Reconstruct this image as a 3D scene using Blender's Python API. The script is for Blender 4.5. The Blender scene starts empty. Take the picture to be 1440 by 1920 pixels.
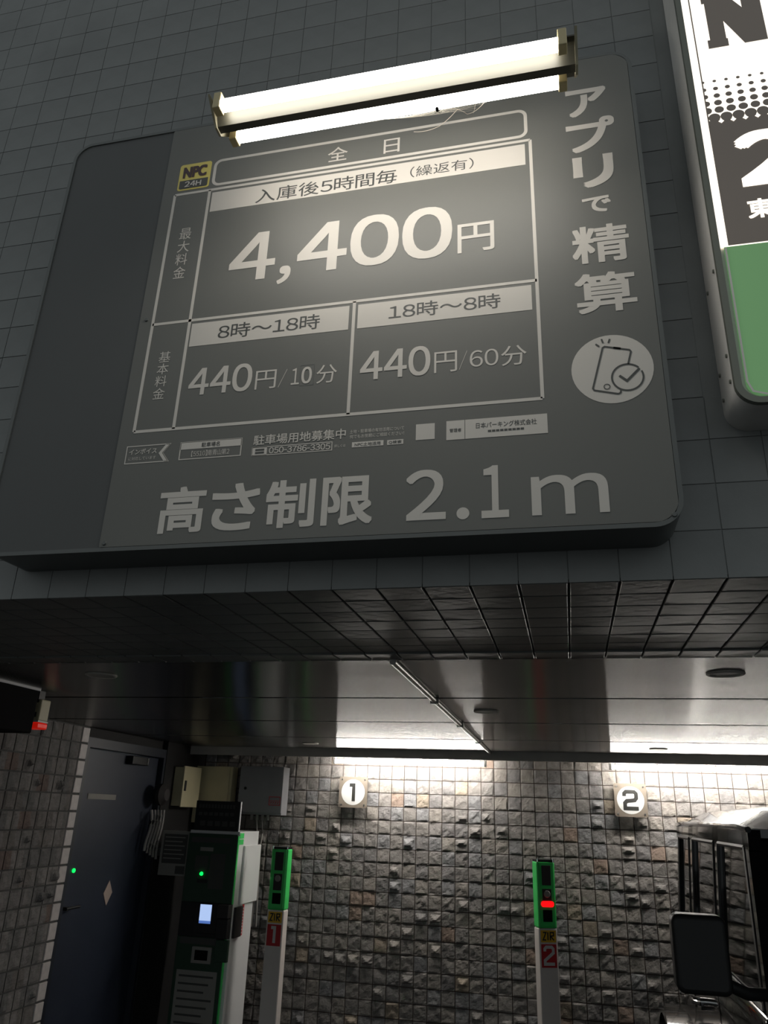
import bpy, bmesh, math, random
from mathutils import Matrix, Vector, noise
R = math.radians
SC = bpy.context.scene
COL = SC.collection

# ------------------------------------------------------------------ camera
EYE = 1.90
PITCH, ROLL, YAW = R(21.563), R(2.104), R(-13.703)
cd = bpy.data.cameras.new('camera')
cd.sensor_fit = 'VERTICAL'; cd.sensor_height = 36.0; cd.sensor_width = 27.0
cd.lens = 36.0 * 1424.0 / 1920.0
cd.clip_start = 0.02; cd.clip_end = 200
cam = bpy.data.objects.new('camera', cd); COL.objects.link(cam)
cam.matrix_world = (Matrix.Translation((0, 0, EYE)) @ Matrix.Rotation(-YAW, 4, 'Z')
                    @ Matrix.Rotation(math.pi / 2 + PITCH, 4, 'X') @ Matrix.Rotation(ROLL, 4, 'Z'))
SC.camera = cam

# ------------------------------------------------------------------ world (dim night sky of a city)
w = bpy.data.worlds.new('night'); SC.world = w; w.use_nodes = True
w.node_tree.nodes['Background'].inputs[0].default_value = (0.67, 0.73, 0.75, 1)
w.node_tree.nodes['Background'].inputs[1].default_value = 0.43
TUBE_IN, TUBE_OUT, BOX_LIGHT = 86.0, 21.0, 1.4     # brightness of the tubes inside, the sign tubes, the lit sign box

# ------------------------------------------------------------------ exposure
vs = SC.view_settings
vs.view_transform = 'Standard'; vs.look = 'None'; vs.gamma = 1.0; vs.exposure = 0.0
vs.use_curve_mapping = False

# ------------------------------------------------------------------ materials
def lin(c):
    return tuple(((v / 255) / 12.92 if v / 255 <= 0.04045 else ((v / 255 + 0.055) / 1.055) ** 2.4) for v in c)

def mat(name, rgb, rough=0.6, metal=0.0, var=0.0, vscale=8.0, bump=0.0, bscale=60.0, emit=None, estr=0.0, coat=0.0, spec=0.5, trans=0.0):
    m = bpy.data.materials.new(name); m.use_nodes = True
    nt = m.node_tree; b = nt.nodes['Principled BSDF']
    c = lin(rgb)
    b.inputs['Base Color'].default_value = (*c, 1)
    b.inputs['Roughness'].default_value = rough
    b.inputs['Metallic'].default_value = metal
    b.inputs['Specular IOR Level'].default_value = spec
    b.inputs['Coat Weight'].default_value = coat
    b.inputs['Transmission Weight'].default_value = trans
    if var or bump:
        tc = nt.nodes.new('ShaderNodeTexCoord')
    if var:
        n = nt.nodes.new('ShaderNodeTexNoise'); n.inputs['Scale'].default_value = vscale; n.inputs['Detail'].default_value = 6
        nt.links.new(tc.outputs['Object'], n.inputs['Vector'])
        r = nt.nodes.new('ShaderNodeValToRGB')
        r.color_ramp.elements[0].position = 0.3; r.color_ramp.elements[1].position = 0.7
        r.color_ramp.elements[0].color = (*[v * (1 - var) for v in c], 1)
        r.color_ramp.elements[1].color = (*[min(1, v * (1 + var)) for v in c], 1)
        nt.links.new(n.outputs['Fac'], r.inputs['Fac']); nt.links.new(r.outputs['Color'], b.inputs['Base Color'])
    if bump:
        n2 = nt.nodes.new('ShaderNodeTexNoise'); n2.inputs['Scale'].default_value = bscale; n2.inputs['Detail'].default_value = 8
        nt.links.new(tc.outputs['Object'], n2.inputs['Vector'])
        bp = nt.nodes.new('ShaderNodeBump'); bp.inputs['Strength'].default_value = bump; bp.inputs['Distance'].default_value = 0.004
        nt.links.new(n2.outputs['Fac'], bp.inputs['Height']); nt.links.new(bp.outputs['Normal'], b.inputs['Normal'])
    if emit:
        b.inputs['Emission Color'].default_value = (*lin(emit), 1); b.inputs['Emission Strength'].default_value = estr
    return m

def stone_mat(name, stops, pitch, offs, bumpd=0.006):
    """split-face stone: one hue per tile (cell of the grid), mottled, with fine relief"""
    m = bpy.data.materials.new(name); m.use_nodes = True
    nt = m.node_tree; N = nt.nodes; L = nt.links; b = N['Principled BSDF']
    g = N.new('ShaderNodeNewGeometry')
    sub = N.new('ShaderNodeVectorMath'); sub.operation = 'SUBTRACT'; sub.inputs[1].default_value = offs
    dv = N.new('ShaderNodeVectorMath'); dv.operation = 'DIVIDE'; dv.inputs[1].default_value = pitch
    fl = N.new('ShaderNodeVectorMath'); fl.operation = 'FLOOR'
    wn = N.new('ShaderNodeTexWhiteNoise'); wn.noise_dimensions = '3D'
    L.new(g.outputs['Position'], sub.inputs[0]); L.new(sub.outputs[0], dv.inputs[0]); L.new(dv.outputs[0], fl.inputs[0]); L.new(fl.outputs[0], wn.inputs['Vector'])
    cr = N.new('ShaderNodeValToRGB'); cr.color_ramp.interpolation = 'CONSTANT'
    els = cr.color_ramp.elements
    while len(els) < len(stops): els.new(0.5)
    for i, (p, c) in enumerate(stops):
        els[i].position = p; els[i].color = (*lin(c), 1)
    L.new(wn.outputs['Value'], cr.inputs['Fac'])
    n = N.new('ShaderNodeTexNoise'); n.inputs['Scale'].default_value = 22; n.inputs['Detail'].default_value = 8; n.inputs['Roughness'].default_value = 0.65
    L.new(g.outputs['Position'], n.inputs['Vector'])
    mr = N.new('ShaderNodeMapRange'); mr.inputs[1].default_value = 0.3; mr.inputs[2].default_value = 0.7; mr.inputs[3].default_value = 0.75; mr.inputs[4].default_value = 1.2
    L.new(n.outputs['Fac'], mr.inputs[0])
    mx = N.new('ShaderNodeMix'); mx.data_type = 'RGBA'; mx.blend_type = 'MULTIPLY'; mx.inputs['Factor'].default_value = 1
    L.new(cr.outputs['Color'], mx.inputs['A']); L.new(mr.outputs[0], mx.inputs['B']); L.new(mx.outputs['Result'], b.inputs['Base Color'])
    b.inputs['Roughness'].default_value = 0.75; b.inputs['Specular IOR Level'].default_value = 0.35
    n2 = N.new('ShaderNodeTexNoise'); n2.inputs['Scale'].default_value = 75; n2.inputs['Detail'].default_value = 10; n2.inputs['Roughness'].default_value = 0.7
    L.new(g.outputs['Position'], n2.inputs['Vector'])
    bp = N.new('ShaderNodeBump'); bp.inputs['Strength'].default_value = 0.9; bp.inputs['Distance'].default_value = bumpd
    L.new(n2.outputs['Fac'], bp.inputs['Height']); L.new(bp.outputs['Normal'], b.inputs['Normal'])
    return m

WX0, WZ0, WP = -2.155, EYE + 0.240, 0.0995     # stone grid of the back wall: a joint's x, a joint's z, pitch
M = {}
M['stone'] = stone_mat('split_stone', [(0, (142, 137, 133)), (0.25, (134, 130, 127)), (0.48, (148, 142, 136)), (0.66, (128, 125, 124)), (0.8, (138, 137, 138)), (0.93, (156, 144, 130)), (0.975, (150, 132, 120))], (WP, 10, WP), (WX0, 0, WZ0))
M['stone_l'] = stone_mat('split_stone_side', [(0, (132, 129, 127)), (0.3, (120, 118, 117)), (0.55, (140, 136, 133)), (0.8, (124, 119, 116)), (0.97, (124, 108, 102))], (10, WP, WP), (0, 4.43, WZ0))
M['sawn'] = mat('sawn_stone_edge', (215, 208, 205), 0.55, var=0.12, vscale=25)  # edge tiles coloured paler to carry the glancing light they catch
M['mortar'] = mat('mortar', (74, 62, 56), 0.9, var=0.2, vscale=30, bump=0.3)
M['mortar_d'] = mat('mortar_dark', (88, 88, 86), 0.9, var=0.2, vscale=30)
M['ftile'] = mat('facade_tile', (118, 120, 118), 0.45, var=0.14, vscale=5, bump=0.2, bscale=40)
M['concrete'] = mat('concrete', (62, 60, 58), 0.9, var=0.2, vscale=3, bump=0.4)
M['asphalt'] = mat('asphalt', (54, 54, 56), 0.9, var=0.25, vscale=30, bump=0.6, bscale=200)
M['plaster_dark'] = mat('dark_plaster', (34, 33, 33), 0.8, var=0.15)
M['board'] = mat('sign_board', (80, 81, 80), 0.55, var=0.05, vscale=2.5)
M['sheet'] = mat('sign_sheet', (107, 107, 102), 0.55, var=0.04, vscale=3)
M['print'] = mat('print_white', (209, 203, 194), 0.55)
M['print_dark'] = mat('print_dark', (74, 75, 72), 0.5)
M['frame_grey'] = mat('painted_frame', (92, 95, 93), 0.35, var=0.05)
M['gold'] = mat('print_gold', (222, 205, 110), 0.45)
M['gold_d'] = mat('print_gold_brown', (70, 50, 52), 0.5)
M['steel'] = mat('steel', (170, 170, 168), 0.3, 1.0)
M['lampwhite'] = mat('lamp_enamel', (176, 170, 146), 0.45)
M['reflector'] = mat('dimmed_reflector', (70, 68, 57), 0.5)  # enamel coloured darker to hold back the glare of the tubes beside it
M['socket'] = mat('socket_plastic', (206, 190, 146), 0.5)
M['tube_out'] = mat('tube_warm', (255, 250, 238), 0.4, emit=(255, 250, 241), estr=TUBE_OUT)
M['tube_in'] = mat('tube_cool', (255, 255, 255), 0.4, emit=(255, 250, 242), estr=TUBE_IN)
M['boxlit'] = mat('lit_acrylic', (255, 250, 240), 0.4, emit=(255, 243, 226), estr=BOX_LIGHT)
M['boxprint'] = mat('glare_print_dark', (88, 82, 76), 0.5, emit=(88, 82, 76), estr=0.55)  # black print greyed and given a glow for the glare over it
M['boxflare'] = mat('flare_green_panel', (100, 135, 96), 0.4, emit=(96, 140, 92), estr=0.6)  # green tint and glow painted in for lens flare; panel itself unlit
M['alu'] = mat('painted_aluminium', (226, 222, 216), 0.45, 0.0, var=0.03, vscale=40)
M['channel'] = mat('grey_channel', (120, 122, 112), 0.4, 0.3)
M['blue'] = mat('blue_door_paint', (37, 45, 62), 0.5, var=0.08, vscale=6)
M['blue_f'] = mat('blue_frame_paint', (30, 36, 48), 0.5)
M['black'] = mat('black_plastic', (26, 26, 27), 0.45)
M['blackmatt'] = mat('black_matt', (12, 12, 13), 0.9, spec=0.15)
M['grille'] = mat('dark_grille', (48, 44, 44), 0.6)
M['cream'] = mat('cream_enamel', (226, 216, 178), 0.5, var=0.05)
M['greybox'] = mat('grey_enamel', (150, 151, 154), 0.45, var=0.04)
M['white'] = mat('white_enamel', (232, 232, 232), 0.4)
M['postwhite'] = mat('post_enamel', (226, 218, 212), 0.5, var=0.04)
M['green'] = mat('green_enamel', (70, 218, 108), 0.4)
M['green_d'] = mat('green_panel', (44, 70, 54), 0.45, var=0.06)
M['yellow'] = mat('yellow_sticker', (236, 188, 52), 0.5)
M['red'] = mat('red_sticker', (196, 42, 48), 0.5)
M['redlens'] = mat('red_lens', (210, 30, 20), 0.25, emit=(220, 30, 15), estr=0.35)
M['led_r'] = mat('red_led', (255, 20, 20), 0.4, emit=(255, 8, 12), estr=2.2)
M['led_g'] = mat('green_led', (20, 255, 90), 0.4, emit=(10, 255, 90), estr=1.8)
M['screen'] = mat('lit_screen', (190, 210, 245), 0.3, emit=(180, 205, 250), estr=0.9)
M['screen_b'] = mat('lit_screen_bar', (90, 120, 190), 0.3, emit=(90, 125, 200), estr=0.8)
M['paper'] = mat('dull_paper', (150, 148, 142), 0.8, var=0.06)
M['paper_d'] = mat('dull_print', (78, 78, 76), 0.8)
M['plate'] = mat('number_plate_enamel', (118, 109, 98), 0.5, var=0.04)
M['disc'] = mat('number_disc_white', (214, 214, 212), 0.5)
M['numeral'] = mat('numeral_black', (44, 44, 42), 0.5)
M['carpaint'] = mat('car_paint_black', (14, 15, 15), 0.12, coat=0.6)
M['cartrim'] = mat('car_trim_black', (30, 30, 30), 0.5)
M['carglass'] = mat('car_tinted_glass', (10, 12, 12), 0.03, spec=0.9)
M['chrome'] = mat('chrome', (210, 210, 210), 0.12, 1.0)
M['rubber'] = mat('tyre_rubber', (24, 24, 24), 0.85)
M['valance'] = mat('valance_paint', (196, 192, 186), 0.6, var=0.06)
M['cable'] = mat('grey_cable', (168, 164, 160), 0.6)
M['lens'] = mat('frosted_lens', (205, 202, 192), 0.6)
M['silk'] = mat('cobweb_silk', (230, 220, 205), 0.6)
M['pinksticker'] = mat('pale_sticker', (196, 176, 164), 0.6)
M['pipe'] = mat('conduit_grey', (176, 174, 168), 0.35, 0.4)

def ceiling_material():
    """satin metal panels brushed along the length of the panel (x)"""
    m = bpy.data.materials.new('satin_metal_panel'); m.use_nodes = True
    nt = m.node_tree; b = nt.nodes['Principled BSDF']
    b.inputs['Base Color'].default_value = (*lin((150, 149, 147)), 1)
    b.inputs['Metallic'].default_value = 0.85; b.inputs['Roughness'].default_value = 0.245
    b.inputs['Anisotropic'].default_value = 1.0
    cx = nt.nodes.new('ShaderNodeCombineXYZ'); cx.inputs[1].default_value = 1.0
    nt.links.new(cx.outputs[0], b.inputs['Tangent'])
    g = nt.nodes.new('ShaderNodeNewGeometry'); mp = nt.nodes.new('ShaderNodeMapping'); mp.inputs['Scale'].default_value = (1.2, 3.0, 1)
    n = nt.nodes.new('ShaderNodeTexNoise'); n.inputs['Scale'].default_value = 1.6; n.inputs['Detail'].default_value = 3
    nt.links.new(g.outputs['Position'], mp.inputs['Vector']); nt.links.new(mp.outputs[0], n.inputs['Vector'])
    bp = nt.nodes.new('ShaderNodeBump'); bp.inputs['Strength'].default_value = 0.12; bp.inputs['Distance'].default_value = 0.02
    nt.links.new(n.outputs['Fac'], bp.inputs['Height']); nt.links.new(bp.outputs['Normal'], b.inputs['Normal'])
    return m
M['ceil'] = ceiling_material()

# ------------------------------------------------------------------ building helpers (all coordinates in metres, world space)
ORG = {}
def origin(p):
    return ORG.get(p.name, Vector((0, 0, 0))) if p else Vector((0, 0, 0))

def tag(o, label=None, cat=None, group=None, kind=None):
    if label: o['label'] = label
    if cat: o['category'] = cat
    if group: o['group'] = group
    if kind: o['kind'] = kind
    return o

def thing(name, loc, label, cat, group=None, rz=0.0):
    o = bpy.data.objects.new(name, None); COL.objects.link(o)
    o.empty_display_size = 0.1
    o.location = loc; o.rotation_euler = (0, 0, rz)
    ORG[o.name] = Vector(loc)
    return tag(o, label, cat, group)

def link(name, me, m, parent=None, smooth=False):
    o = bpy.data.objects.new(name, me); COL.objects.link(o)
    if m is not None and not me.materials: me.materials.append(M[m] if isinstance(m, str) else m)
    if parent: o.parent = parent; ORG[o.name] = origin(parent)
    if smooth:
        me.polygons.foreach_set('use_smooth', [True] * len(me.polygons))
    return o

class MB:
    """collects shapes in world coordinates; build() links them as ONE mesh object"""
    def __init__(s): s.v = []; s.f = []
    def add(s, v, f):
        n = len(s.v); s.v += [tuple(p) for p in v]; s.f += [tuple(i + n for i in q) for q in f]; return s
    def box(s, x0, x1, y0, y1, z0, z1, bev=0.0):
        bm = bmesh.new(); bmesh.ops.create_cube(bm, size=1)
        for p in bm.verts:
            p.co = Vector((x0 + (p.co.x + .5) * (x1 - x0), y0 + (p.co.y + .5) * (y1 - y0), z0 + (p.co.z + .5) * (z1 - z0)))
        if bev: bmesh.ops.bevel(bm, geom=bm.edges[:], offset=bev, segments=2, affect='EDGES', profile=0.5)
        return s.bm(bm)
    def bm(s, bm, mtx=None):
        bm.verts.index_update()
        s.add([(mtx @ p.co) if mtx else p.co for p in bm.verts], [[p.index for p in q.verts] for q in bm.faces]); bm.free(); return s
    def cyl(s, p0, p1, r, r1=None, seg=16, caps=True):
        p0, p1 = Vector(p0), Vector(p1); d = p1 - p0
        q = d.to_track_quat('Z', 'Y'); r1 = r if r1 is None else r1
        v = []
        for k, (c, rr) in enumerate(((p0, r), (p1, r1))):
            for i in range(seg):
                a = 2 * math.pi * i / seg
                v.append(c + q @ Vector((rr * math.cos(a), rr * math.sin(a), 0)))
        f = [(i, (i + 1) % seg, seg + (i + 1) % seg, seg + i) for i in range(seg)]
        if caps: f += [tuple(range(seg - 1, -1, -1)), tuple(range(seg, 2 * seg))]
        return s.add(v, f)
    def tube(s, pts, r, seg=8):
        pts = [Vector(p) for p in pts]; n = len(s.v); rings = []
        for i, p in enumerate(pts):
            d = (pts[min(i + 1, len(pts) - 1)] - pts[max(i - 1, 0)]).normalized(); q = d.to_track_quat('Z', 'Y')
            rings.append([p + q @ Vector((r * math.cos(2 * math.pi * k / seg), r * math.sin(2 * math.pi * k / seg), 0)) for k in range(seg)])
        v = [p for g in rings for p in g]
        f = [(i * seg + k, i * seg + (k + 1) % seg, (i + 1) * seg + (k + 1) % seg, (i + 1) * seg + k) for i in range(len(pts) - 1) for k in range(seg)]
        f += [tuple(range(seg - 1, -1, -1)), tuple(range((len(pts) - 1) * seg, len(pts) * seg))]
        return s.add(v, f)
    def prism(s, poly, fn, d0, d1):
        """poly: 2-D outline, fn(u, v, d) -> point, extruded between depths d0 and d1"""
        n = len(poly); v = [fn(a, b, d0) for a, b in poly] + [fn(a, b, d1) for a, b in poly]
        f = [tuple(range(n)), tuple(range(2 * n - 1, n - 1, -1))] + [(i, n + i, n + (i + 1) % n, (i + 1) % n) for i in range(n)]
        return s.add(v, f)
    def build(s, name, m, parent=None, smooth=False, kind=None, label=None):
        o = origin(parent); me = bpy.data.meshes.new(name)
        me.from_pydata([tuple(Vector(p) - o) for p in s.v], [], s.f); me.validate(); me.update()
        bm = bmesh.new(); bm.from_mesh(me); bmesh.ops.recalc_face_normals(bm, faces=bm.faces[:]); bm.to_mesh(me); bm.free()
        ob = link(name, me, m, parent, False)
        if smooth:
            me.polygons.foreach_set('use_smooth', [True] * len(me.polygons))
            md = me.attributes.get('sharp_edge')
            me.set_sharp_from_angle(angle=R(40))
        if kind: ob['kind'] = kind
        if label: ob['label'] = label
        return ob

def box(name, m, parent, x0, x1, y0, y1, z0, z1, bev=0.0, **k):
    return MB().box(x0, x1, y0, y1, z0, z1, bev).build(name, m, parent, **k)

def rrect(x0, z0, x1, z1, r, seg=6):
    """rounded rectangle outline; r may be one radius or four (bl, br, tr, tl)"""
    r = [r] * 4 if not isinstance(r, (list, tuple)) else r
    P = []
    for (cx, cz, a0, rr) in ((x0 + r[0], z0 + r[0], 180, r[0]), (x1 - r[1], z0 + r[1], 270, r[1]), (x1 - r[2], z1 - r[2], 0, r[2]), (x0 + r[3], z1 - r[3], 90, r[3])):
        if rr == 0: P.append((cx, cz)); continue
        for i in range(seg + 1):
            a = R(a0 + 90 * i / seg); P.append((cx + rr * math.cos(a), cz + rr * math.sin(a)))
    return P

# flat print on a face that looks to -y (the street): plates of half a millimetre
def face_y(Y): return lambda u, v, d: (u, Y - d, v)
def poly_y(name, m, parent, Y, pts, t=0.0006): return MB().prism(pts, face_y(Y), 0.0, t).build(name, m, parent)
def rect_y(name, m, parent, Y, x0, z0, x1, z1, t=0.0006): return poly_y(name, m, parent, Y, [(x0, z0), (x1, z0), (x1, z1), (x0, z1)], t)
def ring_y(mb, Y, outer, inner, t=0.0006):
    n = len(outer); fn = face_y(Y)
    v = [fn(a, b, t) for a, b in outer] + [fn(a, b, t) for a, b in inner] + [fn(a, b, 0) for a, b in outer] + [fn(a, b, 0) for a, b in inner]
    f = []
    for i in range(n):
        j = (i + 1) % n
        f += [(i, j, n + j, n + i), (i, 2 * n + i, 2 * n + j, j), (n + i, n + j, 3 * n + j, 3 * n + i)]
    return mb.add(v, f)
def stroke_y(mb, Y, pts, wd, closed=False, t=0.0006):
    """a pen line of width wd along the points, with mitred corners"""
    n = len(pts); L = []; Rr = []
    for i in range(n):
        a = Vector(pts[i - 1]) if (closed or i > 0) else None
        b = Vector(pts[i]); c = Vector(pts[(i + 1) % n]) if (closed or i < n - 1) else None
        d1 = (b - a).normalized() if a is not None else (c - b).normalized()
        d2 = (c - b).normalized() if c is not None else d1
        nn = Vector((-(d1 + d2).y, (d1 + d2).x)).normalized(); k = 1 / max(0.35, nn.dot(Vector((-d1.y, d1.x))))
        L.append(b + nn * wd / 2 * k); Rr.append(b - nn * wd / 2 * k)
    fn = face_y(Y)
    v = [fn(*p, t) for p in L] + [fn(*p, t) for p in Rr]
    f = [(i, n + i, n + (i + 1) % n, (i + 1) % n) for i in range(n if closed else n - 1)]
    return mb.add(v, f)

WIDE = {ord('0') + i: 0xFF10 + i for i in range(10)}
WIDE.update({ord(','): 0xFF0C, ord('.'): 0xFF0E, ord('-'): 0x2010, ord('m'): 0xFF4D, ord('/'): 0xFF0F})
def glyph_run(s_):
    """outline of a string; strings with digits are set glyph by glyph in the sans face of the CJK font"""
    def raw(t):
        c = bpy.data.curves.new('t', 'FONT'); c.body = t; c.size = 1.0; c.resolution_u = 6
        o = bpy.data.objects.new('t', c); COL.objects.link(o)
        bpy.context.view_layer.update()
        me = bpy.data.meshes.new_from_object(o.evaluated_get(bpy.context.evaluated_depsgraph_get()))
        V = [v.co.copy() for v in me.vertices]; Fc = [tuple(p.vertices) for p in me.polygons]
        bpy.data.objects.remove(o); bpy.data.curves.remove(c); bpy.data.meshes.remove(me)
        return V, Fc
    if not any(ch.isdigit() or ch in 'm,./' for ch in s_): return raw(s_)
    V, Fc, x = [], [], 0.0
    for ch in s_:
        v, f = raw(chr(WIDE.get(ord(ch), ord(ch)))); a0 = min(p.x for p in v); a1 = max(p.x for p in v); n = len(V)
        V += [Vector((p.x - a0 + x, p.y, 0)) for p in v]; Fc += [tuple(i + n for i in q) for q in f]; x += a1 - a0 + .075
    return V, Fc
GC = {}
def text_into(mb, s, x0, z0, x1, z1, fn, bold=0.0, slant=0.0):
    """fills the rectangle; bold thickens the strokes by overlaying slightly shifted copies of the outline"""
    if s not in GC: GC[s] = glyph_run(s)
    V, Fc = GC[s]
    a0 = min(v.x for v in V); a1 = max(v.x for v in V); b0 = min(v.y for v in V); b1 = max(v.y for v in V)
    em = min(z1 - z0, (z1 - z0)) if len(s) > 0 else 0
    k = bold * (z1 - z0)
    x0, x1, z0, z1 = x0 + k, x1 - k, z0 + k, z1 - k
    for q in range(8 if bold else 1):
        dx, dz = ((k, 0), (k, k), (0, k), (-k, k), (-k, 0), (-k, -k), (0, -k), (k, -k))[q] if bold else (0, 0)
        pts = []
        for v in V:
            p = fn(x0 + (v.x - a0) / (a1 - a0) * (x1 - x0) + dx, z0 + (v.y - b0) / (b1 - b0) * (z1 - z0) + dz)
            pts.append((p[0], p[1] - q * .00003, p[2]))
        mb.add(pts, Fc)
    return mb
def text_y(name, m, parent, Y, s, x0, z0, x1, z1, bold=0.0, slant=0.0):
    """lettering on a face that looks to -y, filling the given rectangle"""
    mb = MB(); text_into(mb, s, x0, z0, x1, z1, lambda u, v: (u, Y, v), bold, slant)
    o = origin(parent); me = bpy.data.meshes.new(name)
    me.from_pydata([tuple(Vector(p) - o) for p in mb.v], [], mb.f); me.update()
    return link(name, me, m, parent)
def vtext_y(name, m, parent, Y, chars, x0, z0, x1, z1, bold=0.0, gap=0.12):
    mb = MB(); n = len(chars); h = (z1 - z0) / n
    for i, c in enumerate(chars):
        t = z1 - i * h
        text_into(mb, c, x0, t - h * (1 - gap / 2), x1, t - h * gap / 2, lambda u, v: (u, Y, v), bold)
    o = origin(parent); me = bpy.data.meshes.new(name)
    me.from_pydata([tuple(Vector(p) - o) for p in mb.v], [], mb.f); me.update()
    return link(name, me, m, parent)

# ------------------------------------------------------------------ tile meshes (shared)
def stone_mesh(seed, wd, ht, n=9, relief=0.006, knob=False):
    """a square of split stone: two broken planes, rough grain, on some a wedge sticking out"""
    rnd = random.Random(seed); off = Vector((seed * 3.7, seed * 1.9, 0))
    pl_ = [(rnd.uniform(-.12, .12), rnd.uniform(-.15, .09), rnd.uniform(.004, .008)) for _ in range(3)]
    kx, ky = rnd.uniform(-.22, .22) * wd, rnd.uniform(-.28, .12) * ht; ka = rnd.uniform(.22, .45) * wd; kh = rnd.uniform(.018, .042)
    ku, kd = rnd.uniform(.22, .40) * ht, rnd.uniform(.08, .20) * ht
    V = []; F = []
    for j in range(n + 1):
        for i in range(n + 1):
            x = (i / n - .5) * wd; y = (j / n - .5) * ht
            q = Vector((x, y, 0)); nz = noise.noise(q * 60 + off)
            z = min(c + a_ * x + b_ * y for a_, b_, c in pl_) + relief * 0.9 * noise.noise(q * 26 + off) + relief * 0.55 * nz
            if knob:
                dx = abs(x - kx + .006 * nz) / ka; dy = (y - ky) / ku if y > ky else (ky - y) / kd
                z += kh * max(0.0, 1 - max(dx, dy) - .15 * nz) ** .7
            e = min(i, n - i, j, n - j)
            if e == 0: z = .0015; x *= 0.99; y *= 0.99
            V.append((x, y, max(-0.003, z)))
    for j in range(n):
        for i in range(n):
            a = j * (n + 1) + i; F.append((a, a + 1, a + n + 2, a + n + 1))
    rim = [i for i in range(n + 1)] + [j * (n + 1) + n for j in range(1, n + 1)] + [n * (n + 1) + i for i in range(n - 1, -1, -1)] + [j * (n + 1) for j in range(n - 1, 0, -1)]
    k0 = len(V)
    for r in rim: V.append((V[r][0], V[r][1], -0.007))
    m = len(rim)
    for i in range(m): F.append((rim[i], k0 + i, k0 + (i + 1) % m, rim[(i + 1) % m]))
    return V, F

def slab_mesh(seed, wd, ht, th=0.008, bev=0.0025, tilt=0.012):
    rnd = random.Random(seed); a, b = rnd.uniform(-tilt, tilt), rnd.uniform(-tilt, tilt)
    V = []
    for (k, z) in ((1, -th), (1, -bev), (0, 0)):
        for sx, sy in ((-1, -1), (1, -1), (1, 1), (-1, 1)):
            x = sx * (wd / 2 - (0 if k else bev)); y = sy * (ht / 2 - (0 if k else bev))
            V.append((x, y, z + (a * x + b * y if z > -th else 0)))
    F = [(8, 9, 10, 11)]
    for l in (0, 4):
        for i in range(4): F.append((l + i, l + (i + 1) % 4, l + 4 + (i + 1) % 4, l + 4 + i))
    return V, F

def mesh_of(name, VF, m):
    me = bpy.data.meshes.new(name); me.from_pydata(VF[0], [], VF[1]); me.update(); me.materials.append(M[m]); return me

def tile_field(name, places, variants, m, rot, parent, limit, stuff_name, flips=True, seed=1):
    """places: tile centres in order of importance; the first `limit` are parts, the rest one stuff part"""
    rnd = random.Random(seed); meshes = [mesh_of(name, v, m) for v in variants]; po = origin(parent)
    RB = Matrix.Rotation
    base = rot
    mb = MB()
    for i, (p, vi) in enumerate(places):
        q = 0
        mt = base @ RB(q * math.pi / 2, 4, 'Z')
        if i < limit:
            o = bpy.data.objects.new(name, meshes[vi]); COL.objects.link(o); o.parent = parent
            o.matrix_local = Matrix.Translation(Vector(p) - po) @ mt
        else:
            t = Matrix.Translation(Vector(p)) @ mt
            mb.add([t @ Vector(v) for v in variants[vi][0]], variants[vi][1])
    if mb.v:
        me = bpy.data.meshes.new(stuff_name); me.from_pydata([tuple(Vector(v) - po) for v in mb.v], [], mb.f); me.update()
        o = link(stuff_name, me, m, parent); o['kind'] = 'stuff'
ROT_BACK = Matrix.Rotation(math.pi / 2, 4, 'X')                                             # faces -y
ROT_LEFT = Matrix.Rotation(math.pi / 2, 4, 'Z') @ Matrix.Rotation(math.pi / 2, 4, 'X')      # faces +x
ROT_DOWN = Matrix.Rotation(math.pi, 4, 'X')                                                 # faces -z

# ================================================================== THE SETTING
CZ = EYE + 0.443            # ceiling height
YF, YR, YB = 1.52, 2.30, 6.158   # facade, rear of the lintel, back wall
XL, XR = -2.96, 3.0
def struct(name, loc=(0, 0, 0), label=None, cat=None):
    o = bpy.data.objects.new(name, None); COL.objects.link(o); o.location = loc; ORG[o.name] = Vector(loc); o['kind'] = 'structure'
    if label: o['label'] = label
    if cat: o['category'] = cat
    return o

tag(box('floor', 'concrete', None, XL - .3, XR + .3, YF, YB + .3, -.2, 0), 'grey concrete floor of the parking bays', 'floor', kind='structure')
tag(box('ground', 'asphalt', None, -14, 14, -14, YF, -.2, 0), 'dark asphalt street outside the parking entrance', 'ground', kind='structure')

# back wall with split-face stone tiles
wb = struct('wall_back', (0, YB, 0), 'back wall of the bays clad in grey split-face square stone tiles', 'wall')
box('mortar_bed', 'mortar', wb, XL - .3, XR + .3, YB + .004, YB + .25, 0, CZ + .3)
rnd = random.Random(7)
NV = 44
stones = [stone_mesh(i, WP - .0045, WP - .0045, 9, 0.0024 + 0.0014 * (i % 3), knob=(i >= 30)) for i in range(NV)]
pl = []
for c in range(-9, 50):
    for r in range(-22, 2):
        x = WX0 + (c + .5) * WP; z = WZ0 + (r + .5) * WP
        if x < XL + .03 or x > XR - .05 or z < .03: continue
        lowish = min(1, max(0, (WZ0 - z) / .5))
        vi = rnd.randrange(30, NV) if rnd.random() < 0.04 + 0.10 * lowish else rnd.randrange(30)
        vis = (-2.25 < x < .75 and z > 1.15)
        pl.append((0 if vis else 1, abs(x + .7) * .5 - z, (x, YB, z), vi))
pl.sort(key=lambda t: (t[0], t[1]))
tile_field('stone_tile', [(p[2], p[3]) for p in pl], stones, 'stone', ROT_BACK, wb, 300, 'stone_tile_field')

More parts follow.
